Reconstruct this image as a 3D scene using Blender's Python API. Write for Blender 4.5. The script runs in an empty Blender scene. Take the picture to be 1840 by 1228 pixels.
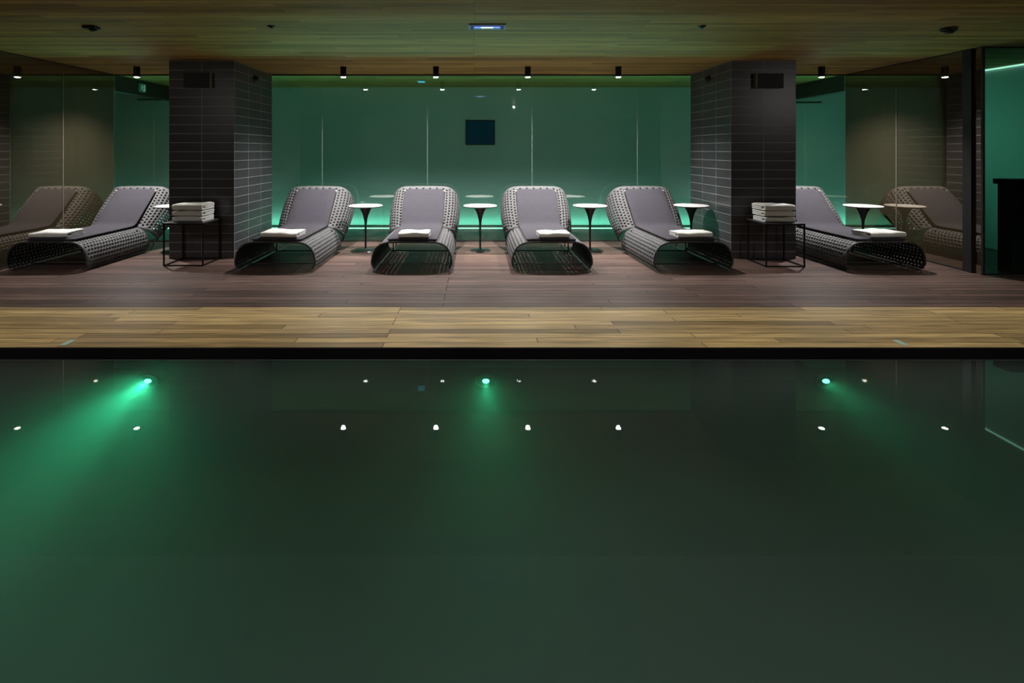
import bpy, math, random
from mathutils import Vector, Matrix
random.seed(7)
C = bpy.context.scene.collection
PI = math.pi
sc = bpy.context.scene
sc.view_settings.view_transform = 'Standard'
sc.view_settings.look = 'None'
sc.cycles.volume_bounces = 1
sc.cycles.max_bounces = 10
sc.cycles.transparent_max_bounces = 16
sc.cycles.sample_clamp_indirect = 60.0
sc.cycles.use_denoising = True

# ------------------------------------------------------------------ mesh helpers
class MB:
    def __init__(self): self.v = []; self.f = []
    def add(self, vs, fs):
        n = len(self.v); self.v += [tuple(p) for p in vs]
        self.f += [tuple(i + n for i in q) for q in fs]; return self
    def box(self, x0, x1, y0, y1, z0, z1):
        vs = [(x, y, z) for z in (z0, z1) for y in (y0, y1) for x in (x0, x1)]
        return self.add(vs, [(0,2,3,1),(4,5,7,6),(0,1,5,4),(2,6,7,3),(0,4,6,2),(1,3,7,5)])
    def lathe(self, prof, seg=32, cx=0, cy=0, cz=0):
        vs = []; fs = []
        for r, z in prof:
            for k in range(seg):
                a = 2*PI*k/seg
                vs.append((cx + r*math.cos(a), cy + r*math.sin(a), cz + z))
        for i in range(len(prof)-1):
            for k in range(seg):
                k2 = (k+1) % seg
                fs.append((i*seg+k, i*seg+k2, (i+1)*seg+k2, (i+1)*seg+k))
        fs.append(tuple(range(seg))[::-1]); n = (len(prof)-1)*seg
        fs.append(tuple(n+k for k in range(seg)))
        return self.add(vs, fs)
    def tube(self, path, r, seg=8, closed=False):
        P = [Vector(p) for p in path]; n = len(P); rings = []
        for i in range(n):
            if closed: t = P[(i+1) % n] - P[i-1]
            else: t = P[min(i+1, n-1)] - P[max(i-1, 0)]
            t.normalize()
            ref = Vector((0,0,1)) if abs(t.z) < .9 else Vector((1,0,0))
            a = t.cross(ref).normalized(); b = t.cross(a)
            rings.append([P[i] + r*(math.cos(2*PI*k/seg)*a + math.sin(2*PI*k/seg)*b) for k in range(seg)])
        vs = [p for rg in rings for p in rg]; fs = []
        m = n if closed else n-1
        for i in range(m):
            j = (i+1) % n
            # closed loops may twist between rings: match nearest start
            off = 0
            if closed:
                off = min(range(seg), key=lambda s: (rings[j][s]-rings[i][0]).length)
            for k in range(seg):
                k2 = (k+1) % seg
                fs.append((i*seg+k, i*seg+k2, j*seg+(k2+off) % seg, j*seg+(k+off) % seg))
        if not closed:
            fs.append(tuple(range(seg))[::-1]); fs.append(tuple((n-1)*seg+k for k in range(seg)))
        return self.add(vs, fs)
    def build(self, name, mat, parent=None, smooth=False, merge=False, bevel=0):
        import bmesh
        me = bpy.data.meshes.new(name); me.from_pydata(self.v, [], self.f)
        bm = bmesh.new(); bm.from_mesh(me)
        if merge: bmesh.ops.remove_doubles(bm, verts=bm.verts, dist=1e-4)
        bmesh.ops.recalc_face_normals(bm, faces=bm.faces)
        bm.to_mesh(me); bm.free()
        if smooth:
            for p in me.polygons: p.use_smooth = True
            me.set_sharp_from_angle(angle=math.radians(40))
        me.materials.append(mat)
        o = bpy.data.objects.new(name, me); C.objects.link(o)
        if parent: o.parent = parent
        if bevel:
            m = o.modifiers.new('bevel', 'BEVEL'); m.width = bevel; m.segments = 2; m.limit_method = 'ANGLE'
        return o

def tag(o, label, cat, group=None, kind=None):
    o['label'] = label; o['category'] = cat
    if group: o['group'] = group
    if kind: o['kind'] = kind
    return o
def thing(name, label, cat, loc=(0,0,0), rotz=0, group=None):
    o = bpy.data.objects.new(name, None); C.objects.link(o)
    o.empty_display_size = .1
    o.location = loc; o.rotation_euler = (0,0,rotz)
    return tag(o, label, cat, group)
def struct(name, mb, mat, label=None, **k):
    o = mb.build(name, mat, **k); o['kind'] = 'structure'
    if label: o['label'] = label
    return o
def dup(root, loc, rotz, label, name=None):
    r = root.copy(); C.objects.link(r); r.location = loc; r.rotation_euler = (0,0,rotz); r['label'] = label
    for ch in list(root.children):
        c = ch.copy(); C.objects.link(c); c.parent = r
        for g in list(ch.children):
            d = g.copy(); C.objects.link(d); d.parent = c
    return r

# ------------------------------------------------------------------ materials
def newmat(name):
    m = bpy.data.materials.new(name); m.use_nodes = True
    nt = m.node_tree; nt.nodes.clear()
    out = nt.nodes.new('ShaderNodeOutputMaterial')
    return m, nt, out
def N(nt, t, **kw):
    n = nt.nodes.new(t)
    for k, v in kw.items():
        if k in n.inputs: n.inputs[k].default_value = v
        else: setattr(n, k, v)
    return n
def col(c): return (*c, 1.0)
def pbr(name, c, rough=.5, metal=0, spec=.5, noise=0, nscale=30, bump=0, bscale=200, coat=0, sheen=0):
    m, nt, out = newmat(name)
    b = N(nt, 'ShaderNodeBsdfPrincipled'); L = nt.links
    b.inputs['Base Color'].default_value = col(c); b.inputs['Roughness'].default_value = rough
    b.inputs['Metallic'].default_value = metal; b.inputs['Specular IOR Level'].default_value = spec
    b.inputs['Coat Weight'].default_value = coat; b.inputs['Sheen Weight'].default_value = sheen
    tc = N(nt, 'ShaderNodeTexCoord')
    if noise:
        nz = N(nt, 'ShaderNodeTexNoise'); nz.inputs['Scale'].default_value = nscale; nz.inputs['Detail'].default_value = 4
        L.new(tc.outputs['Object'], nz.inputs['Vector'])
        mx = N(nt, 'ShaderNodeMix', data_type='RGBA')
        mx.inputs[6].default_value = col([x*(1-noise) for x in c]); mx.inputs[7].default_value = col([min(1, x*(1+noise)) for x in c])
        L.new(nz.outputs['Fac'], mx.inputs[0]); L.new(mx.outputs[2], b.inputs['Base Color'])
    if bump:
        nz = N(nt, 'ShaderNodeTexNoise'); nz.inputs['Scale'].default_value = bscale; nz.inputs['Detail'].default_value = 3
        L.new(tc.outputs['Object'], nz.inputs['Vector'])
        bp = N(nt, 'ShaderNodeBump'); bp.inputs['Strength'].default_value = bump; bp.inputs['Distance'].default_value = .01
        L.new(nz.outputs['Fac'], bp.inputs['Height']); L.new(bp.outputs['Normal'], b.inputs['Normal'])
    L.new(b.outputs[0], out.inputs[0])
    return m
def emit(name, c, s):
    m, nt, out = newmat(name)
    e = N(nt, 'ShaderNodeEmission'); e.inputs[0].default_value = col(c); e.inputs[1].default_value = s
    nt.links.new(e.outputs[0], out.inputs[0]); return m
def planks(name, c1, c2, mortar, row=.12, length=2.4, rough=.4, gap=.003, spec=.5, grain=.35, off=(0,0,0), bump=.3, streak=0):
    m, nt, out = newmat(name); L = nt.links
    tc = N(nt, 'ShaderNodeTexCoord')
    mp = N(nt, 'ShaderNodeMapping'); mp.inputs['Location'].default_value = off
    L.new(tc.outputs['Object'], mp.inputs[0])
    # jitter each row along its length
    br = N(nt, 'ShaderNodeTexBrick', offset=.37, offset_frequency=3, squash=1.3, squash_frequency=2)
    br.inputs['Color1'].default_value = col(c1); br.inputs['Color2'].default_value = col(c2); br.inputs['Mortar'].default_value = col(mortar)
    br.inputs['Scale'].default_value = 1; br.inputs['Mortar Size'].default_value = gap; br.inputs['Mortar Smooth'].default_value = .2
    br.inputs['Brick Width'].default_value = length; br.inputs['Row Height'].default_value = row; br.inputs['Bias'].default_value = 0
    L.new(mp.outputs[0], br.inputs['Vector'])
    mg = N(nt, 'ShaderNodeMapping'); mg.inputs['Scale'].default_value = (1.2, 26, 1)
    L.new(tc.outputs['Object'], mg.inputs[0])
    nz = N(nt, 'ShaderNodeTexNoise'); nz.inputs['Scale'].default_value = 1.6; nz.inputs['Detail'].default_value = 6; nz.inputs['Distortion'].default_value = .6
    L.new(mg.outputs[0], nz.inputs['Vector'])
    rp = N(nt, 'ShaderNodeMapRange'); rp.inputs[1].default_value = .3; rp.inputs[2].default_value = .7
    rp.inputs[3].default_value = 1-grain; rp.inputs[4].default_value = 1+grain
    L.new(nz.outputs['Fac'], rp.inputs[0])
    mu = N(nt, 'ShaderNodeMix', data_type='RGBA', blend_type='MULTIPLY'); mu.inputs[0].default_value = 1
    L.new(br.outputs['Color'], mu.inputs[6]); L.new(rp.outputs[0], mu.inputs[7])
    b = N(nt, 'ShaderNodeBsdfPrincipled'); b.inputs['Specular IOR Level'].default_value = spec
    L.new(mu.outputs[2], b.inputs['Base Color'])
    rr = N(nt, 'ShaderNodeMapRange'); rr.inputs[3].default_value = rough*.85; rr.inputs[4].default_value = rough*1.2
    L.new(nz.outputs['Fac'], rr.inputs[0]); L.new(rr.outputs[0], b.inputs['Roughness'])
    bp = N(nt, 'ShaderNodeBump', invert=True); bp.inputs['Strength'].default_value = bump; bp.inputs['Distance'].default_value = .004
    L.new(br.outputs['Fac'], bp.inputs['Height']); L.new(bp.outputs['Normal'], b.inputs['Normal'])
    L.new(b.outputs[0], out.inputs[0]); return m
def tiles(name, sy, u0, z0, w=.4535, h=.1255):
    m, nt, out = newmat(name); L = nt.links
    tc = N(nt, 'ShaderNodeTexCoord'); sp = N(nt, 'ShaderNodeSeparateXYZ'); L.new(tc.outputs['Object'], sp.inputs[0])
    my = N(nt, 'ShaderNodeMath', operation='MULTIPLY_ADD'); my.inputs[1].default_value = sy
    L.new(sp.outputs['Y'], my.inputs[0]); L.new(sp.outputs['X'], my.inputs[2])
    ax = N(nt, 'ShaderNodeMath', operation='SUBTRACT'); ax.inputs[1].default_value = u0; L.new(my.outputs[0], ax.inputs[0])
    az = N(nt, 'ShaderNodeMath', operation='SUBTRACT'); az.inputs[1].default_value = z0; L.new(sp.outputs['Z'], az.inputs[0])
    cb = N(nt, 'ShaderNodeCombineXYZ'); L.new(ax.outputs[0], cb.inputs[0]); L.new(az.outputs[0], cb.inputs[1])
    br = N(nt, 'ShaderNodeTexBrick', offset=0, squash=1)
    br.inputs['Color1'].default_value = (.043,.042,.045,1); br.inputs['Color2'].default_value = (.054,.052,.056,1); br.inputs['Mortar'].default_value = (.34,.34,.35,1)
    br.inputs['Scale'].default_value = 1; br.inputs['Mortar Size'].default_value = .0035; br.inputs['Mortar Smooth'].default_value = .3
    br.inputs['Brick Width'].default_value = w; br.inputs['Row Height'].default_value = h
    L.new(cb.outputs[0], br.inputs['Vector'])
    wv = N(nt, 'ShaderNodeTexNoise'); wv.inputs['Scale'].default_value = 1.0
    mg = N(nt, 'ShaderNodeMapping'); mg.inputs['Scale'].default_value = (3, 90, 1); L.new(cb.outputs[0], mg.inputs[0]); L.new(mg.outputs[0], wv.inputs['Vector'])
    rp = N(nt, 'ShaderNodeMapRange'); rp.inputs[3].default_value = .7; rp.inputs[4].default_value = 1.3; L.new(wv.outputs['Fac'], rp.inputs[0])
    mu = N(nt, 'ShaderNodeMix', data_type='RGBA', blend_type='MULTIPLY'); mu.inputs[0].default_value = 1
    L.new(br.outputs['Color'], mu.inputs[6]); L.new(rp.outputs[0], mu.inputs[7])
    b = N(nt, 'ShaderNodeBsdfPrincipled'); b.inputs['Roughness'].default_value = .33
    L.new(mu.outputs[2], b.inputs['Base Color'])
    bp = N(nt, 'ShaderNodeBump', invert=True); bp.inputs['Strength'].default_value = .3; bp.inputs['Distance'].default_value = .003
    L.new(br.outputs['Fac'], bp.inputs['Height']); L.new(bp.outputs['Normal'], b.inputs['Normal'])
    L.new(b.outputs[0], out.inputs[0]); return m
def glass(name, tint=(.86,.95,.91), ior=1.5, gain=1.0):
    m, nt, out = newmat(name); L = nt.links
    t = N(nt, 'ShaderNodeBsdfTransparent'); t.inputs[0].default_value = col(tint)
    g = N(nt, 'ShaderNodeBsdfGlossy'); g.inputs['Roughness'].default_value = .01; g.inputs[0].default_value = (1,1,1,1)
    f = N(nt, 'ShaderNodeFresnel'); f.inputs[0].default_value = ior
    ge = N(nt, 'ShaderNodeNewGeometry'); iv = N(nt, 'ShaderNodeMath', operation='SUBTRACT'); iv.inputs[0].default_value = gain; L.new(ge.outputs['Backfacing'], iv.inputs[1])
    k = N(nt, 'ShaderNodeMath', operation='MULTIPLY', use_clamp=True); L.new(iv.outputs[0], k.inputs[1]); L.new(f.outputs[0], k.inputs[0])
    mx = N(nt, 'ShaderNodeMixShader'); L.new(k.outputs[0], mx.inputs[0]); L.new(t.outputs[0], mx.inputs[1]); L.new(g.outputs[0], mx.inputs[2])
    L.new(mx.outputs[0], out.inputs[0]); return m
def bronze(name, base, refl, k):
    m, nt, out = newmat(name); L = nt.links
    d = N(nt, 'ShaderNodeBsdfDiffuse'); d.inputs[0].default_value = col(base)
    g = N(nt, 'ShaderNodeBsdfGlossy'); g.inputs['Roughness'].default_value = .02; g.inputs[0].default_value = col(refl)
    mx = N(nt, 'ShaderNodeMixShader'); mx.inputs[0].default_value = k
    L.new(d.outputs[0], mx.inputs[1]); L.new(g.outputs[0], mx.inputs[2]); L.new(mx.outputs[0], out.inputs[0]); return m
def water_mat(name):
    m, nt, out = newmat(name); L = nt.links
    t = N(nt, 'ShaderNodeBsdfTransparent'); t.inputs[0].default_value = (1,1,1,1)
    g = N(nt, 'ShaderNodeBsdfGlossy'); g.inputs['Roughness'].default_value = .0; g.inputs[0].default_value = (1,1,1,1)
    f = N(nt, 'ShaderNodeFresnel'); f.inputs[0].default_value = 1.33
    ge = N(nt, 'ShaderNodeNewGeometry'); iv = N(nt, 'ShaderNodeMath', operation='SUBTRACT'); iv.inputs[0].default_value = 1; L.new(ge.outputs['Backfacing'], iv.inputs[1])
    k = N(nt, 'ShaderNodeMath', operation='MULTIPLY', use_clamp=True); L.new(iv.outputs[0], k.inputs[1]); L.new(f.outputs[0], k.inputs[0])
    mx = N(nt, 'ShaderNodeMixShader'); L.new(k.outputs[0], mx.inputs[0]); L.new(t.outputs[0], mx.inputs[1]); L.new(g.outputs[0], mx.inputs[2])
    L.new(mx.outputs[0], out.inputs[0])
    s = N(nt, 'ShaderNodeVolumeScatter'); s.inputs['Color'].default_value = (.66,1,.82,1); s.inputs['Density'].default_value = WATER_S; s.inputs['Anisotropy'].default_value = .0
    a = N(nt, 'ShaderNodeVolumeAbsorption'); a.inputs['Color'].default_value = (.30,.85,.62,1); a.inputs['Density'].default_value = WATER_A
    ad = N(nt, 'ShaderNodeAddShader'); L.new(s.outputs[0], ad.inputs[0]); L.new(a.outputs[0], ad.inputs[1])
    L.new(ad.outputs[0], out.inputs['Volume']); return m

# ------------------------------------------------------------------ tunables
WATER_S, WATER_A = .46, .26
LAMP_W = 430
LED_W = 27
GREEN = (.22, 1.0, .66)
WHITE = (1.0, .97, .95)

M = dict(
    ceil = planks('ceiling_wood', (.205,.128,.032), (.385,.252,.076), (.04,.025,.008), row=.095, length=1.7, rough=.62, gap=.002, spec=.25, grain=.38, bump=.15),
    floor = planks('dark_wood', (.076,.046,.038), (.150,.094,.076), (.008,.006,.005), row=.115, length=2.6, rough=.40, spec=.35, gap=.006, grain=.45, off=(.3,.02,0)),
    deck = planks('light_wood', (.24,.16,.062), (.60,.43,.18), (.03,.02,.01), row=.103, length=1.9, rough=.45, gap=.0035, grain=.45, off=(.7,-5.03,0)),
    tile_l = tiles('left_pillar_tile', 1, 3.06, 2.232-.1255*20),
    tile_r = tiles('right_pillar_tile', -1, -3.73, 2.232-.1255*20),
    glass = glass('clear_glass', gain=2.2),
    green_glass = glass('green_glass', (.75,.93,.85)),
    mirror = bronze('bronze_glass', (.040,.032,.018), (.85,.74,.62), .30),
    wall = pbr('green_lit_wall', (.52,.56,.60), .55, noise=.06, nscale=2),
    dark = pbr('dark_paint', (.02,.022,.022), .6, noise=.15),
    black = pbr('black_metal', (.012,.012,.012), .35, metal=.6, noise=.1),
    blackm = pbr('matte_black', (.010,.010,.010), .6, noise=.1),
    gutter = pbr('black_stone', (.004,.004,.004), .8, spec=.15, noise=.2),
    lip = pbr('grey_stone_edge', (.045,.05,.048), .5, noise=.2),
    pool = pbr('pool_tile', (.10,.13,.115), .6, noise=.08, nscale=8),
    seam = pbr('silicone_seam', (.22,.28,.26), .4, noise=.05),
    seamb = pbr('bronze_seam', (.16,.14,.11), .4, noise=.05),
    chrome = pbr('brushed_steel', (.45,.45,.44), .3, metal=1, noise=.1),
    weave = pbr('grey_wicker', (.098,.097,.099), .55, noise=.45, nscale=90, bump=.5, bscale=160),
    rim = pbr('dark_wicker_rim', (.035,.034,.034), .6, noise=.3, nscale=80, bump=.4),
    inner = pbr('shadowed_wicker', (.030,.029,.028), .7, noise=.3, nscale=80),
    cush = pbr('charcoal_fabric', (.056,.052,.063), .85, spec=.2, noise=.12, nscale=14, bump=.15, bscale=500),
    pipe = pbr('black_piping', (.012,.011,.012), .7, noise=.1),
    white = pbr('white_laminate', (.80,.78,.75), .35, noise=.02),
    towel = pbr('white_terry', (.78,.78,.74), .95, spec=.1, noise=.05, nscale=60, bump=.5, bscale=350),
    tulip = pbr('dark_enamel', (.020,.022,.021), .28, noise=.1),
    lens = emit('lamp_lens', (1,.97,.93), 120),
    led = emit('green_led', (.45,1,.75), 1.8),
    led2 = emit('white_green_led', (.60,1,.84), 1.3),
    bez = pbr('dark_steel', (.10,.10,.09), .4, metal=1, noise=.1),
    poolled = emit('pool_light_lens', (.12,1,.60), 5),
    screen = emit('blue_screen', (.05,.30,.42), .045),
    blue = emit('blue_lamp', (.12,.25,1.0), 1.6),
    blued = emit('dim_blue', (.25,.34,.75), .16),
    bluew = emit('blue_white_lamp', (.55,.70,1.0), 3),
    teal = emit('teal_lamp', (.08,.6,.75), .9),
    panel = pbr('blue_grey_panel', (.25,.28,.35), .4, noise=.05),
    signg = emit('sign_green', (.02,.30,.16), .20),
    signw = emit('sign_white', (.45,.85,.65), .24),
    marker = pbr('pale_green_plate', (.42,.60,.50), .35, noise=.1),
)
M['water'] = water_mat('pool_water')

# ------------------------------------------------------------------ dimensions (camera at origin, looking +Y)
XL, XR, YG, YR, H = -5.92, 6.10, 8.65, 10.40, 2.743
YE, YS = 4.00, 5.03            # pool edge, colour change of the boards
WZ = -.03

# ------------------------------------------------------------------ setting
struct('floor', MB().box(-9, 10, YS, YR, -.12, 0), M['floor'], 'dark brown timber floor under the loungers')
struct('pool_deck', MB().box(-9, 10, YE, YS, -.10, 0), M['deck'], 'lighter honey timber boards along the pool')
struct('ceiling', MB().box(-9, 10, -2.6, YR, H, H+.1), M['ceil'], 'timber plank ceiling')
struct('wall_left', MB().box(XL-.1, XL, -2.6, YG, 0, H), M['mirror'], 'bronze tinted mirrored glass wall')
struct('wall_right', MB().box(XR, XR+.012, 6.32, YG, 0, H), M['mirror'], 'bronze tinted mirrored glass wall at right')
struct('wall_back', MB().box(-9, 10, YR, YR+.1, 0, H), M['wall'], 'pale wall washed green from its base')
struct('wall_front', MB().box(-9, 10, -2.7, -2.6, -.1, H), M['dark'])
struct('wall_side', MB().box(10, 10.1, -2.6, YR, -.1, H), M['dark'])
struct('wall_end', MB().box(-9.1, -9, YG, YR, 0, H), M['wall'])
struct('wall_bay', MB().box(7.88, 7.98, 6.36, YG, 0, H), M['wall'], 'green lit wall of the side bay')
struct('wall_bay_back', MB().box(XR+.012, 7.88, YG-.05, YG, 0, H), M['wall'])
# pillars
struct('pillar_left', MB().box(-4.22, -3.317, 7.28, YG-.015, 0, H), M['tile_l'], 'dark tiled pillar at left', bevel=.004)
struct('pillar_right', MB().box(3.55, 4.45, 7.28, YG-.015, 0, H), M['tile_r'], 'dark tiled pillar at right', bevel=.004)
# glass wall panes
edges = [XL] + [-4.22, -2.495, -.768, .951, 2.68, 4.405] + [XR]
for i in range(len(edges)-1):
    struct('window_%d' % (i+1), MB().box(edges[i]+.004, edges[i+1]-.004, YG, YG+.012, .01, H-.012), M['glass'], 'tall clear glass pane')
n = 1
for x in edges[1:-1]:
    struct('trim_%d' % n, MB().box(x-.0025, x+.0025, YG-.003, YG+.015, .01, H-.25), M['seam']); n += 1
struct('trim_%d' % n, MB().box(XL, XR, YG-.01, YG+.02, H-.018, H), M['blackm'], 'black channel over the glass'); n += 1
struct('trim_%d' % n, MB().box(XL, XR, YG-.01, YG+.02, 0, .012), M['blackm']); n += 1
# dark lintels at both ends of the passage behind the glass
struct('trim_%d' % n, MB().box(XL-.12, XL, YG+.02, YR, H-.268, H), M['dark'], 'dark lintel at left end of the passage'); n += 1
struct('trim_%d' % n, MB().box(XR, XR+.12, YG+.02, YR, H-.268, H), M['dark'], 'dark lintel at right end of the passage'); n += 1
struct('trim_%d' % n, MB().box(-6.64, -5.95, YR-.02, YR, 2.485, 2.51), M['dark']); n += 1
struct('trim_%d' % n, MB().box(6.15, 6.85, YR-.02, YR, 2.43, 2.455), M['dark']); n += 1
# mirror joints, right door post
struct('trim_%d' % n, MB().box(XL, XL+.004, 7.575, 7.587, .02, H-.1), M['seamb']); n += 1
struct('trim_%d' % n, MB().box(XR-.004, XR, 7.60, 7.612, .02, H-.35), M['seamb']); n += 1
struct('trim_%d' % n, MB().box(XR-.03, XR, 6.43, 6.545, 0, H), M['blackm'], 'black post on the right mirrored wall'); n += 1
struct('trim_%d' % n, MB().box(XR-.012, XR+.014, 6.30, 6.325, 0, H), M['blackm']); n += 1
struct('baseboard_left', MB().box(XL, XL+.012, 4, YG, 0, .02), M['blackm'])
struct('baseboard_right', MB().box(XR-.012, XR, 6.55, YG, 0, .02), M['blackm'])
struct('trim_%d' % n, MB().box(XL, XL+.01, -2.6, YG, H-.012, H), M['blackm']); n += 1
struct('trim_%d' % n, MB().box(XR-.01, XR, 6.32, YG, H-.012, H), M['blackm']); n += 1
# side bay pane
struct('window_8', MB().box(XR+.015, 10, 6.34, 6.352, .012, H-.012), M['green_glass'], 'glass front of the side bay')
struct('trim_%d' % n, MB().box(XR+.014, 10, 6.33, 6.36, 0, .012), M['blackm']); n += 1
struct('trim_%d' % n, MB().box(XR+.014, 10, 6.33, 6.36, H-.012, H), M['blackm']); n += 1
# rear wall skirting
struct('baseboard_back', MB().box(-9, 10, YR-.008, YR, 0, .022), M['dark'], 'low dark skirting of the rear wall')
# pool
struct('pool_gutter', MB().box(-9, 10, 3.84, YE, -.30, -.22).box(-9, 10, YE-.012, YE, -.22, -.004), M['gutter'], 'black overflow gutter along the deck edge')
struct('pool_lip', MB().box(-9, 10, 3.830, 3.838, -1.5, WZ+.002), M['lip'], 'thin stone lip of the pool')
PX0, PX1, PY0, PY1, PZ = -5.0, 6.2, .75, 3.830, -1.45
pw = MB()
pw.box(PX0-.1, PX1+.1, PY0-.1, PY1, PZ-.1, PZ).box(PX0-.1, PX0, PY0-.1, PY1, PZ, WZ).box(PX1, PX1+.1, PY0-.1, PY1, PZ, WZ).box(PX0-.1, PX1+.1, PY0-.1, PY0, PZ, WZ)
struct('pool_basin', pw, M['pool'], 'dark tiled pool basin')
nd = MB().box(-9, 10, -2.6, PY0, -.1, 0).box(-9, PX0, PY0, 3.84, -.1, 0).box(PX1, 10, PY0, 3.84, -.1, 0)
struct('floor_near', nd, M['floor'])
wt = MB().box(PX0+.002, PX1-.002, PY0+.002, PY1-.001, PZ+.004, WZ).build('pool_water', M['water'])
tag(wt, 'still dark green water filling the pool', 'water', kind='stuff')

# ------------------------------------------------------------------ lights
def spot(loc, w, size, blend, color=WHITE, rad=.03, direction=(0,0,-1)):
    l = bpy.data.lights.new('spot', 'SPOT'); l.energy = w; l.spot_size = math.radians(size); l.spot_blend = blend
    l.color = color; l.shadow_soft_size = rad
    o = bpy.data.objects.new('spot_light', l); C.objects.link(o); o.location = loc
    o.rotation_euler = Vector(direction).to_track_quat('-Z', 'Y').to_euler(); return o
def area(loc, w, sx, sy, color, direction, spread=180):
    l = bpy.data.lights.new('area', 'AREA'); l.shape = 'RECTANGLE'; l.size = sx; l.size_y = sy; l.energy = w; l.color = color
    l.spread = math.radians(spread)
    o = bpy.data.objects.new('area_light', l); C.objects.link(o); o.location = loc
    q = Vector(direction).to_track_quat('-Z', 'Y'); o.rotation_euler = q.to_euler(); return o

# ceiling spotlights
YL = 7.85
lampx = [(-5.03, 'black cylindrical ceiling spotlight left of the left tiled pillar'),
         (-1.95, 'black ceiling spotlight nearest the left pillar between the two pillars'),
         (-.57, 'black ceiling spotlight second from the left pillar between the pillars'),
         (.80, 'black ceiling spotlight second from the right pillar between the pillars'),
         (2.15, 'black ceiling spotlight nearest the right pillar between the two pillars'),
         (5.18, 'black cylindrical ceiling spotlight right of the right tiled pillar')]
lamp0 = None
for x, lab in lampx:
    if lamp0 is None:
        lamp0 = thing('ceiling_spotlight', lab, 'light', (x, YL, H), 0, 'cylindrical ceiling spotlights')
        MB().lathe([(.040,0),(.044,-.002),(.044,-.150),(.040,-.154),(.036,-.150),(.036,-.14)], 24).build('housing', M['black'], lamp0, smooth=True)
        MB().lathe([(.0355,-.146),(.0355,-.155),(.030,-.159),(.012,-.160)], 24).build('lens', M['lens'], lamp0)
        mount = MB().lathe([(.05,0),(.05,-.006)], 24).build('ceiling_plate', M['black'], lamp0)
    else: dup(lamp0, (x, YL, H), 0, lab)
    spot((x, YL, H-.17), LAMP_W, 128, 1.0)
# unseen fill spots added over the near side of the room, above the pool
for x in (-5.6, -4.2, -2.8, -1.4, 0, 1.4, 2.8, 4.2, 5.6):  # added fill for the deck boards
    spot((x, 2.7, H-.02), 150, 60, 1.0, (1,.95,.90), .05, (0,1,-1.30))
for x, dx in ((-5.0, .1), (1.1, 0), (7.0, -.6)):  # added to light the pillar fronts; first two placed to match glass reflections
    spot((x, 2.7, H-.05), 42, 54, 1.0, (1,.96,.92), .02, (dx,1,-.34))
for x in (-2.6, .6, 3.8):  # added to lift the tone of the pool water
    spot((x, 1.2, H-.02), 82, 84, 1.0, (1,1,.98), .07, (0,0,-1))

# green light line at the base of the rear wall
led = MB().box(-9, 10, YR-.36, YR-.235, -.004, .003).build('light_strip', M['led'])
tag(led, 'thin green glowing light line set in the floor along the rear wall', 'light strip')
area((.09, YR-.13, .008), LED_W, 17, .03, GREEN, (0, .8, 1), 150)
area((.09, YR-.26, .008), 85, 17, .02, GREEN, (0, -1, 1.1), 68)
# ceiling line in the side bay
led2 = MB().box(7.855, 7.875, 6.4, YG-.1, H-.022, H-.004).build('light_strip', M['led2'])
tag(led2, 'pale green light line at ceiling of the right side bay', 'light strip')
spot((6.35, 8.25, 1.75), 17, 150, 1.0, (.26,1,.68), .05, (1,-.25,0))  # two unseen spots added to wash the bay green, no fixture built
spot((7.6, 6.9, .5), 6, 150, 1.0, (.20,1,.62), .05, (.2,1,.3))
# pool lights
pl0 = None
for x, w, lab in ((-2.37, 62, 'brightest green underwater light, on the far pool wall at left'),
               (.085, 12, 'green underwater light at the middle of the far pool wall'),
               (2.555, 6, 'green underwater light on the far pool wall at right')):
    z = -.178
    if pl0 is None:
        pl0 = thing('underwater_light', lab, 'light', (x, PY1-.002, z), 0, 'underwater pool lights')
        ring = [(.078*math.cos(a), -.008, .050*math.sin(a)) for a in [2*PI*k/32 for k in range(32)]]
        MB().tube(ring, .009, 8, True).build('bezel', M['bez'], pl0, smooth=True)
        ln = MB().lathe([(.0,0),(.026,0),(.023,.010),(.0,.013)], 24); ln.v = [(a, -c-.002, b*.6) for a, b, c in ln.v]
        ln.build('lens', M['poolled'], pl0, smooth=True)
        bk = MB().lathe([(.075,0),(.075,.004)], 24); bk.v = [(a, -c+.001, b*.64) for a, b, c in bk.v]
        bk.build('back_plate', M['black'], pl0)
    else: dup(pl0, (x, PY1-.002, z), 0, lab)
    spot((x, PY1-.030, z), w, 42, 1.0, (.07,1,.52), .008, (0,-1,-.06))
    spot((x, PY1-.030, z), w*.30, 150, 1.0, (.07,1,.52), .008, (0,-1,-.35))

# ------------------------------------------------------------------ loungers
def catmull(pts, n):
    out = []
    P = [pts[0]] + pts + [pts[-1]]
    for i in range(1, len(P)-2):
        for k in range(n):
            t = k/n; a, b, c, d = (Vector(P[i-1]), Vector(P[i]), Vector(P[i+1]), Vector(P[i+2]))
            out.append(.5*((2*b) + (c-a)*t + (2*a-5*b+4*c-d)*t*t + (3*b-a-3*c+d)*t**3))
    out.append(Vector(pts[-1])); return out
half = [(.470,.030),(.500,.085),(.497,.160),(.468,.250),(.410,.318),(.325,.354),(.20,.362),(0,.364)]
prof = catmull([(-x, z) for x, z in half] + [(x, z) for x, z in half[-2::-1]], 10)
cum = [0]
for a, b in zip(prof, prof[1:]): cum.append(cum[-1] + (b-a).length)
PL = cum[-1]
def prof_at(s):
    s = max(0, min(PL, s))
    for i in range(len(cum)-1):
        if s <= cum[i+1]:
            t = (s-cum[i])/max(1e-9, cum[i+1]-cum[i]); p = prof[i].lerp(prof[i+1], t)
            tg = (prof[min(i+2, len(prof)-1)] - prof[max(i-1, 0)]).normalized()
            return p, Vector((-tg.y, tg.x))
    return prof[-1], Vector((0,1))
SEAT_L, BACK_L, TILT, ZH = 1.24, .80, math.radians(45), .364
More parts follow.
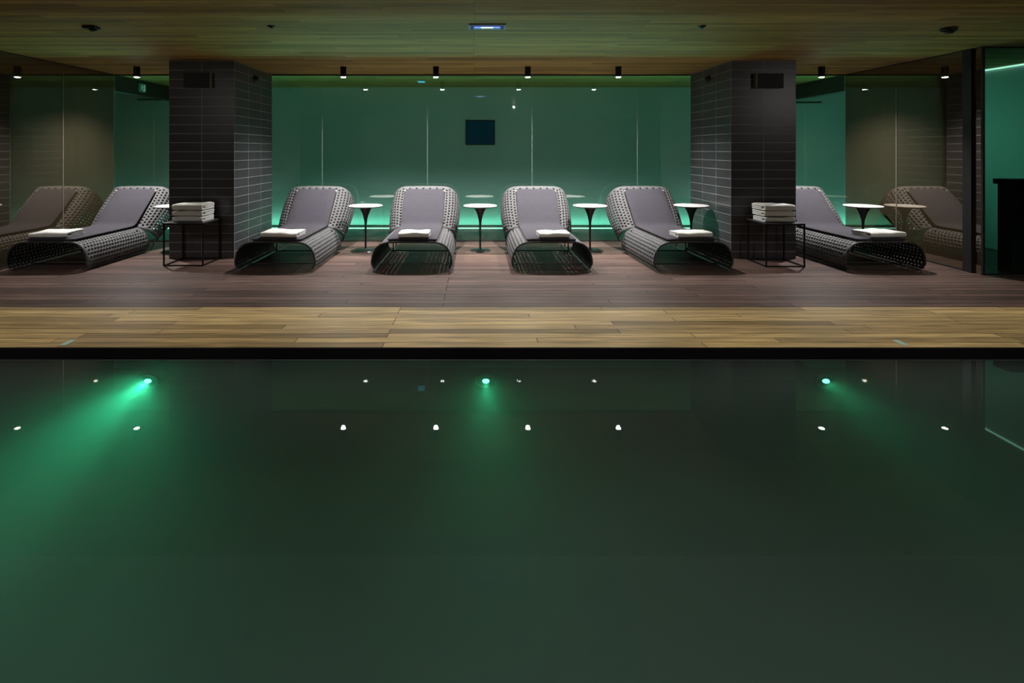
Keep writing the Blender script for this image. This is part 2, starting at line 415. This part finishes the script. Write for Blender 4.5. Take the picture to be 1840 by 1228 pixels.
def seat_pos(u, s, out=0):
    p, nn = prof_at(s); q = p + nn*out
    return Vector((q.x, u, q.y))
def back_pos(u, s, out=0):
    p, nn = prof_at(s); q = p + nn*out
    w = 1 + .09*math.sin(PI*min(1, max(0, u/BACK_L))*.75)
    z = (q.y - ZH)*(1 + .35*u/BACK_L); y = u*(1 - .31*abs(z))
    return Vector((q.x*w, SEAT_L + .012 + y*math.cos(TILT) - z*math.sin(TILT), ZH + y*math.sin(TILT) + z*math.cos(TILT)))
def perforated(pos, L, cu=.054, cv=.050):
    mg = .022; pos0 = pos; pos = lambda u, v, o=0: pos0(u+mg, v, o)
    L0 = L; L = L-2*mg
    nu = round(L/cu); nv = round(PL/cv); cu = L/nu; cv = PL/nv
    b = MB()
    for ua, ub in ((-mg, 0), (L, L+mg)):
        for j in range(nv):
            v0, v1 = j*cv, (j+1)*cv; vm = (v0+v1)/2
            pts = [pos(ua, v0), pos(ub, v0), pos(ub, vm), pos(ub, v1), pos(ua, v1), pos(ua, vm)]
            b.add(pts, [(0,1,2,5),(5,2,3,4)])
    for j in range(nv):
        v0, v1 = j*cv, (j+1)*cv; vm = (v0+v1)/2
        odd = j % 2
        if odd:
            for (ua, ub) in ((0, cu/2), (L-cu/2, L)):
                pts = [pos(ua, v0), pos(ub, v0), pos(ub, vm), pos(ub, v1), pos(ua, v1), pos(ua, vm)]
                b.add(pts, [(0,1,2,5),(5,2,3,4)])
        for i in range(nu - odd):
            u0 = (i + .5*odd)*cu; u1 = u0+cu; um = (u0+u1)/2
            o = [(u0,v0),(um,v0),(u1,v0),(u1,vm),(u1,v1),(um,v1),(u0,v1),(u0,vm)]
            ru, rv = .225*cu, .24*cv; h = .72
            inn = [(um-ru*h,vm-rv*h),(um,vm-rv),(um+ru*h,vm-rv*h),(um+ru,vm),(um+ru*h,vm+rv*h),(um,vm+rv),(um-ru*h,vm+rv*h),(um-ru,vm)]
            vs = [pos(a, c, 0) for a, c in o] + [pos(a, c, -.004) for a, c in inn]
            b.add(vs, [(k, (k+1) % 8, 8+(k+1) % 8, 8+k) for k in range(8)])
    return b
def cushion_path(x0, x1):
    """centre line of the pad, foot to head: (y, z) and arc length"""
    pts = [(.03, ZH), (SEAT_L-.10, ZH), (SEAT_L-.04, ZH+.008), (SEAT_L+.01, ZH+.03), (SEAT_L+.06, ZH+.072)]
    e = .715
    pts.append((SEAT_L+.012+e*math.cos(TILT), ZH+e*math.sin(TILT)))
    return pts
def make_cushion(parent):
    pts = cushion_path(0, 0); cl = [Vector((0, y, z)) for y, z in pts]
    # resample
    seg = [0]
    for a, b in zip(cl, cl[1:]): seg.append(seg[-1]+(b-a).length)
    T = seg[-1]
    def at(s):
        s = max(0, min(T, s))
        for i in range(len(seg)-1):
            if s <= seg[i+1]+1e-9:
                t = (s-seg[i])/(seg[i+1]-seg[i]); p = cl[i].lerp(cl[i+1], t); d = (cl[i+1]-cl[i]).normalized()
                return p, Vector((0, -d.z, d.y))
    W = .305; R = .045; th = .032
    NS = 44
    ss = [T*(k/NS) for k in range(NS+1)]
    ss = sorted(set(ss + [T-R*(1-math.cos(a*PI/10)) for a in range(5)] + [R*(1-math.cos(a*PI/10)) for a in range(5)]))
    xs_n = 12; b = MB(); top = []; bot = []; edge_l = []; edge_r = []
    def halfw(s):
        e = min(s, T-s)
        return W - (R - math.sqrt(max(0, R*R-(R-e)**2)) if e < R else 0)
    vs = []
    for s in ss:
        p, nn = at(s); w = halfw(s)
        for k in range(xs_n+1):
            t = -1 + 2*k/xs_n
            e = min(1, (1-abs(t))*7, min(s, T-s)/.04)
            h = th*(.55 + .45*math.sqrt(max(0, 1-(1-e)**2))) + .0022*math.sin(9*s+3*t)*math.cos(4*t)
            q = p + nn*(.006+h); vs.append((w*t, q.y, q.z))
        for k in range(xs_n+1):
            t = -1 + 2*k/xs_n; q = p + nn*.006; vs.append((w*t, q.y, q.z))
        pe = p + nn*(.006+th*.45)
        edge_l.append((-w-.002, pe.y, pe.z)); edge_r.append((w+.002, pe.y, pe.z))
    m = 2*(xs_n+1); fs = []
    for i in range(len(ss)-1):
        for k in range(xs_n):
            a = i*m+k; fs.append((a, a+1, a+m+1, a+m)); c = a+xs_n+1; fs.append((c, c+m, c+m+1, c+1))
        for k in (0, xs_n):
            a = i*m+k; c = a+xs_n+1; fs.append((a, a+m, c+m, c))
    for i in (0, len(ss)-1):
        for k in range(xs_n):
            a = i*m+k; fs.append((a, a+1, a+xs_n+2, a+xs_n+1))
    b.add(vs, fs)
    cu = b.build('cushion', M['cush'], parent, smooth=True)
    MB().tube(edge_l + edge_r[::-1], .0065, 6, True).build('piping', M['pipe'], cu, smooth=True)
    pe, nn = at(T-.03)
    for sx in (-1, 1):
        c = pe + nn*.012
        st = MB().box(sx*W-.012, sx*W+.012, c.y-.016, c.y+.004, c.z-.012, c.z+.014).build('strap', M['towel'], cu, bevel=.003)
def make_lounger(label, loc):
    root = thing('sun_lounger', label, 'sun lounger', loc, 0, 'woven sun loungers in a row')
    for nm, pos, L in (('seat_shell', seat_pos, SEAT_L), ('backrest_shell', back_pos, BACK_L)):
        s = perforated(pos, L).build(nm, M['weave'], root, smooth=True, merge=True)
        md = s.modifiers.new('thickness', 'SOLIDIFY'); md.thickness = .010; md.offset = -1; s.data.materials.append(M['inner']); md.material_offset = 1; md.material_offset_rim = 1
        for u in (0, L):
            path = [pos(u, PL*k/60, -.006) for k in range(61)]
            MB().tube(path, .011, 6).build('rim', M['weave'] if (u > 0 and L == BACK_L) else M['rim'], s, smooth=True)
        if L == BACK_L:  # dark sheet added behind the weave so its holes look shaded
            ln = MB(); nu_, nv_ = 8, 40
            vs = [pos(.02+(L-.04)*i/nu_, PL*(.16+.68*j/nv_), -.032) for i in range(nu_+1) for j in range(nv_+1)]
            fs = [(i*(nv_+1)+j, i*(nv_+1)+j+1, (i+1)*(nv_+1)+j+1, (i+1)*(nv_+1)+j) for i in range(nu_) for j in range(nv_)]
            ln.add(vs, fs).build('shade_sheet', M['pipe'], s, smooth=True)
        for sv in (0, PL):
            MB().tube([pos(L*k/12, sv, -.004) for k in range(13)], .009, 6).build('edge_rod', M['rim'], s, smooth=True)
    make_cushion(root)
    for sx in (-1, 1): MB().tube([(sx*.452, .02, .014), (sx*.452, 1.22, .014)], .012).build('side_rail', M['chrome'], root, smooth=True)
    for y in (.32, 1.20): MB().tube([(-.452,y,.022),(.452,y,.022)], .008).build('cross_bar', M['black'], root, smooth=True)
    for sx in (-1, 1):
        MB().tube([(sx*.40,1.12,.02),(sx*.40,1.12,.34)], .009).build('leg', M['black'], root, smooth=True)
        MB().tube([(sx*.415,1.19,.018),(sx*.415,1.40,.016),(sx*.415,1.47,.022),(sx*.415,1.50,.06),(sx*.415,1.505,.16)], .011).build('backrest_support', M['chrome'], root, smooth=True)
    return root
LY = 6.53
lo = [(-5.30, 0, 'grey woven sun lounger left of the left tiled pillar, beside the mirrored wall'),
      (-2.47, 0, 'grey woven sun lounger just right of the left tiled pillar'),
      (-.775, 0, 'grey woven sun lounger second from left between the pillars, seen nearly head on'),
      (.967, 0, 'grey woven sun lounger second from right between the pillars, seen nearly head on'),
      (2.72, .035, 'grey woven sun lounger just left of the right tiled pillar'),
      (5.10, 0, 'grey woven sun lounger right of the right pillar, half hidden behind it')]
lounger0 = None
for x, r, lab in lo:
    if lounger0 is None: lounger0 = make_lounger(lab, (x, LY, 0))
    else: dup(lounger0, (x, LY, 0), r, lab)

# ------------------------------------------------------------------ towels
def towel_mesh(W, D, T, seed):
    """a towel folded into a flat roll of layers, fold toward -Y"""
    rnd = random.Random(seed)
    t = T/3.0; r = D/2
    path = [(r-.01, t*.5)]
    K = 10
    for k in range(1, K): path.append((r-.01-(D-.01-t*1.5)*k/K, t*.5))
    cx = -r+t*1.5
    for k in range(0, 11):
        a = -PI/2 - PI*k/10; path.append((cx + t*math.cos(a)*1.0, t*1.5 + t*math.sin(a)))
    for k in range(1, K): path.append((cx + (D-t*2.6)*k/K, t*2.5))
    ex = r - t*1.1
    for k in range(0, 9):
        a = PI/2 - PI*k/8; path.append((ex + t*.5*math.cos(a), t*2.0 + t*.5*math.sin(a)))
    for k in range(1, 6): path.append((ex - (D-t*3.2)*k/6, t*1.5))
    P = [Vector((0, y, z)) for y, z in path]; n = len(P)
    nx = 14; b = MB(); vs = []
    ph = [rnd.uniform(0, 6) for _ in range(6)]
    for i in range(nx+1):
        x = -W/2 + W*i/nx
        e = min(1, min(i, nx-i)/1.0)
        for side in (1, -1):
            for j in range(n):
                d = (P[min(j+1, n-1)]-P[max(j-1, 0)]).normalized(); nn = Vector((0, -d.z, d.y))
                th = t*.47*(.72 + .28*e)
                q = P[j] + nn*side*th
                wob = .0035*math.sin(x*17+ph[0]+q.y*9) + .003*math.sin(x*31+ph[1])*math.cos(q.y*14+ph[2])
                zz = max(.001, q.z + wob*(q.z/T) + .004*math.sin(x*7+ph[3])*(q.z/T))
                yy = q.y + .004*math.sin(x*11+ph[4]+q.z*40)
                vs.append((x, yy, zz))
    m = 2*n; fs = []
    for i in range(nx):
        for j in range(n-1):
            a = i*m+j; fs.append((a, a+1, a+m+1, a+m)); c = a+n; fs.append((c, c+m, c+m+1, c+1))
        for j in (0, n-1):
            a = i*m+j; fs.append((a, a+m, a+m+n, a+n))
    for i in (0, nx):
        for j in range(n-1):
            a = i*m+j; fs.append((a, a+1, a+n+1, a+n))
    b.add(vs, fs); return b
tow = [(-5.33, 6.73, .05, 'white folded towel on the lounger left of the left pillar'),
       (-2.47+.03, 6.74, -.03, 'white folded towel on the lounger just right of the left pillar'),
       (-.775+.02, 6.70, -.02, 'white folded towel on the second lounger right of the left pillar'),
       (.967+.03, 6.70, .03, 'white folded towel on the second lounger left of the right pillar'),
       (2.72+.04, 6.715, .05, 'white folded towel on the lounger just left of the right pillar'),
       (5.17, 6.74, .06, 'white folded towel on the lounger right of the right pillar')]
tm = {}
for i, (x, y, r, lab) in enumerate(tow):
    narrow = i in (2, 3, 4)
    W = (.38 if i < 4 else .44) if narrow else .46
    tw = towel_mesh(W, .28 if narrow else .34, .064, 10+i).build('folded_towel', M['towel'], smooth=True)
    if i in (3, 4): pass
    tw.location = (x, y, ZH+.041); tw.rotation_euler = (0,0,r)
    tag(tw, lab, 'towel', 'folded towels on the loungers')
# ------------------------------------------------------------------ wire tables with towel stacks
def wire_table(label, x0, x1, y0, y1, zt):
    cx, cy = (x0+x1)/2, (y0+y1)/2; a, b = (x1-x0)/2, (y1-y0)/2
    root = thing('wire_table', label, 'table', (cx, cy, 0), 0, 'black wire tables before the pillars')
    w = .008
    for sx in (-1, 1):
        for sy in (-1, 1):
            X, Y = sx*(a-w), sy*(b-w)
            MB().box(X-w, X+w, Y-w, Y+w, 0, zt-.012).build('leg', M['black'], root)
    for z in (.008, zt-.020):
        r = MB()
        for s in (-1, 1):
            r.box(-a, a, s*(b-w)-w, s*(b-w)+w, z-w, z+w).box(s*(a-w)-w, s*(a-w)+w, -b, b, z-w, z+w)
        r.build('frame_rail', M['black'], root)
    MB().box(-a-.004, a+.004, -b-.004, b+.004, zt-.012, zt).build('tabletop', M['tabtop'], root, bevel=.002)
    return root
M['tabtop'] = pbr('grey_metal_sheet', (.07,.07,.072), .35, metal=.4, noise=.1)
wire_table('low black wire table before the left pillar, holding towels', -4.02, -3.50, 6.80, 7.26, .562)
wire_table('low black wire table before the right pillar, holding towels', 3.735, 4.24, 6.74, 7.20, .562)
names = ['bottom', 'middle', 'top']
for cx, cy, side, rz in ((-3.735, 7.02, 'left', -.0), (3.965, 6.97, 'right', .0)):
    z = .563
    for k in range(3):
        T = (.068, .070, .078)[k]
        tw = towel_mesh(.385+.006*k, .33, T, 40+k+(9 if side == 'right' else 0)).build('stacked_towel', M['towel'], smooth=True)
        tw.location = (cx + random.uniform(-.008,.008), cy + random.uniform(-.008,.008), z); tw.rotation_euler = (0,0,rz + random.uniform(-.03,.03))
        tag(tw, 'white folded towel, %s of the stack of three by the %s pillar' % (names[k], side), 'towel', 'towels stacked on the wire tables')
        z += T + .007
# ------------------------------------------------------------------ tulip side tables
def tulip(label, loc):
    root = thing('side_table', label, 'table', loc, 0, 'round pedestal side tables')
    MB().lathe([(.0,.664),(.243,.664),(.250,.668),(.250,.672),(.246,.676),(0,.676)], 48).build('tabletop', M['white'], root, smooth=True)
    MB().lathe([(.0,.650),(.20,.650),(.240,.657),(.247,.664),(.0,.664)], 48).build('tabletop_edge', M['tulip'], root, smooth=True)
    st = [(.0155,.020),(.0145,.06),(.0135,.20),(.0145,.32),(.017,.40),(.024,.46),(.038,.52),(.060,.58),(.082,.62),(.102,.651)]
    MB().lathe(st, 32).build('stem', M['tulip'], root, smooth=True)
    MB().lathe([(.152,0),(.155,.004),(.150,.009),(.10,.013),(.045,.017),(.022,.024),(.016,.032)], 40).build('base', M['tulip'], root, smooth=True)
    return root
tb = [(-4.475, 7.84, 'white topped side table half hidden behind the left pillar'),
      (-1.62, 7.86, 'white topped pedestal side table right of the first lounger past the left pillar'),
      (.09, 7.86, 'white topped pedestal side table in the middle of the row'),
      (1.73, 7.86, 'white topped pedestal side table left of the last lounger before the right pillar'),
      (3.256, 7.90, 'white topped pedestal side table between the last lounger and the right pillar'),
      (5.79, 7.84, 'white topped pedestal side table beside the right mirrored wall')]
t0 = None
for x, y, lab in tb:
    if t0 is None: t0 = tulip(lab, (x, y, 0))
    else: dup(t0, (x, y, 0), 0, lab)

# ------------------------------------------------------------------ small fittings
def wall_speaker(label, cx, z, arm):
    r = thing('wall_speaker', label, 'speaker', (cx, 7.28, z), 0, 'black boxes on the pillars')
    MB().box(-.19, .19, -.055, -.012, -.10, .10).build('cover', M['blackm'], r, bevel=.004)
    MB().box(-.17, .17, -.012, 0, -.08, .08).build('back_plate', M['black'], r)
    MB().box(arm-.007, arm+.007, -.065, -.0, -.105, .105).build('bracket', M['seamb'], r)
wall_speaker('black rectangular box on the front of the left pillar', -3.80, 2.463, .185)
wall_speaker('black rectangular box on the front of the right pillar', 4.06, 2.455, -.185)
def dome(name, label, cat, x, y, r, h, flip=False):
    root = thing(name, label, cat, (x, y, H))
    MB().lathe([(r,0),(r,-h*.4),(r*.94,-h*.5)], 28).build('base', M['blackm'], root, smooth=True)
    MB().lathe([(r*.8,-h*.45),(r*.74,-h*.75),(r*.5,-h*.95),(r*.02,-h)], 28).build('sensor', M['black'], root, smooth=True)
    return root
dome('smoke_detector', 'black round detector on the ceiling at far right', 'detector', 4.83, 5.36, .072, .055)
s = thing('motion_sensor', 'black boxy sensor on the ceiling at far left', 'sensor', (-3.84, 5.28, H))
MB().box(-.062,.062,-.05,.05,-.028,0).build('housing', M['blackm'], s, bevel=.008)
MB().lathe([(.036,-.026),(.034,-.042),(.022,-.052),(.004,-.056)], 20, .018, 0).build('lens', M['black'], s, smooth=True)
for x, lab in ((-2.03, 'small black disc sprinkler on the ceiling left of the centre light'), (2.28, 'small black disc sprinkler on the ceiling right of the centre light')):
    r = thing('sprinkler', lab, 'sprinkler', (x, 5.27, H), 0, 'ceiling sprinklers')
    MB().lathe([(.040,0),(.040,-.006),(.034,-.010)], 20).build('plate', M['blackm'], r, smooth=True)
    MB().lathe([(.012,-.009),(.012,-.018),(.020,-.020),(.020,-.023)], 14).build('nozzle', M['black'], r, smooth=True)
# emergency light
e = thing('emergency_light', 'blue white recessed rectangular light in the ceiling centre', 'light', (.13, 5.28, H))
fr = MB().box(-.185,.185,-.105,-.095,-.012,0).box(-.185,.185,.095,.105,-.012,0).box(-.185,-.172,-.095,.095,-.012,0).box(.172,.185,-.095,.095,-.012,0)
fr.build('frame', M['panel'], e)
MB().box(-.172,.172,-.095,.095,-.004,-.001).build('diffuser', M['blued'], e)
MB().box(-.060,.060,-.004,.004,-.026,-.010).build('bulb', M['bluew'], e)
MB().box(-.13,.13,-.002,.002,-.024,-.004).build('light_guide', M['blue'], e)
MB().box(-.14,.14,-.030,.010,-.029,-.0265).build('added_baffle', M['panel'], e)  # plate added to block the bulb's reflection in the pool water
e2 = thing('emergency_light', 'small teal light in the ceiling behind the glass wall', 'light', (-.95, 9.48, H))
MB().box(-.075,.075,-.12,.12,-.012,0).build('frame', M['panel'], e2)
MB().box(-.06,.06,-.10,.10,-.016,-.012).build('diffuser', M['teal'], e2)
# pillar cameras
for x, y, sx, lab in ((-3.317, 7.95, 1, 'small dark dome camera high on the left pillar side'), (3.55, 7.95, -1, 'small dark dome camera high on the right pillar side')):
    r = thing('dome_camera', lab, 'camera', (x, y, 2.58), 0, 'dome cameras on the pillars')
    a = MB().lathe([(.05,0),(.05,.02),(.045,.025)], 20); a.v = [(sx*c, p, q) for p, q, c in a.v]; a.build('mount', M['blackm'], r, smooth=True)
    a = MB().lathe([(.040,.02),(.034,.045),(.018,.058),(.001,.062)], 20); a.v = [(sx*c, p, q) for p, q, c in a.v]; a.build('dome', M['black'], r, smooth=True)
# screen on the rear wall
s = thing('wall_screen', 'dark blue rectangular screen on the wall behind the glass', 'screen', (.12, YR, 1.846))
MB().box(-.29,.29,-.03,0,-.245,.245).build('frame', M['dark'], s, bevel=.004)
MB().box(-.27,.27,-.034,-.030,-.225,.225).build('screen', M['screen'], s)
# exit sign on the left lintel
s = thing('exit_sign', 'small green exit sign with white running figure, on the left lintel', 'sign', (XL, 9.38, 2.608))
MB().box(0,.012,-.086,.090,-.076,.076).build('plate', M['signg'], s)
def plate_poly(pts): # pts in (y,z)
    n_ = len(pts); return ([(.0125, y, z) for y, z in pts] + [(.0150, y, z) for y, z in pts],
        [tuple(range(n_)), tuple(range(2*n_-1, n_-1, -1))] + [(k, (k+1) % n_, n_+(k+1) % n_, n_+k) for k in range(n_)])
pic = MB()
for pts in ([(.03,-.06),(.08,-.06),(.08,.06),(.03,.06)],
            [(-.012+.014*math.cos(a), .046+.014*math.sin(a)) for a in [2*PI*k/10 for k in range(10)]],
            [(-.030,.028),(-.005,.030),(.000,-.012),(-.028,-.014)],
            [(-.028,-.010),(-.012,-.010),(-.030,-.040),(-.060,-.048),(-.062,-.036),(-.040,-.030)],
            [(-.014,-.010),(.0,-.010),(.018,-.034),(.012,-.062),(.0,-.062),(.002,-.036)],
            [(-.030,.028),(-.026,.016),(-.050,.004),(-.058,.014)], [(-.004,.030),(-.002,.018),(.020,.004),(.026,.014)]):
    pic.add(*plate_poly(pts))
pic.build('pictogram', M['signw'], s)
# counter in the side bay
c = thing('reception_counter', 'dark counter with overhanging top behind the right glass', 'counter', (7.22, 6.50, 0))
MB().box(-.66,.62,-.08,.10,0,1.08).build('body', M['dark'], c, bevel=.004)
MB().box(-.70,.625,-.10,.12,1.08,1.145).build('worktop', M['dark'], c, bevel=.004)
# flush plates at the deck edge
for x, lab in ((-3.16, 'small pale plate set in the deck edge at left'), (3.315, 'small pale green plate set in the deck edge at right')):
    p = MB().box(-.026,.026,-.055,.055,0,.003).build('deck_plate', M['marker']); p.location = (x, 4.095, .0005)
    tag(p, lab, 'plate', 'plates in the deck edge')

# ------------------------------------------------------------------ world and camera
w = bpy.data.worlds.new('world'); sc.world = w; w.use_nodes = True
w.node_tree.nodes['Background'].inputs[0].default_value = (.02,.03,.03,1); w.node_tree.nodes['Background'].inputs[1].default_value = .2
cam = bpy.data.cameras.new('camera'); co = bpy.data.objects.new('camera', cam); C.objects.link(co)
co.location = (0, 0, 1.5); co.rotation_euler = (PI/2, 0, 0)
cam.sensor_width = 36; cam.lens = 946*36/1840
cam.shift_x = (920-852)/1840; cam.shift_y = -(614-270)/1840
cam.clip_start = .05; sc.camera = co
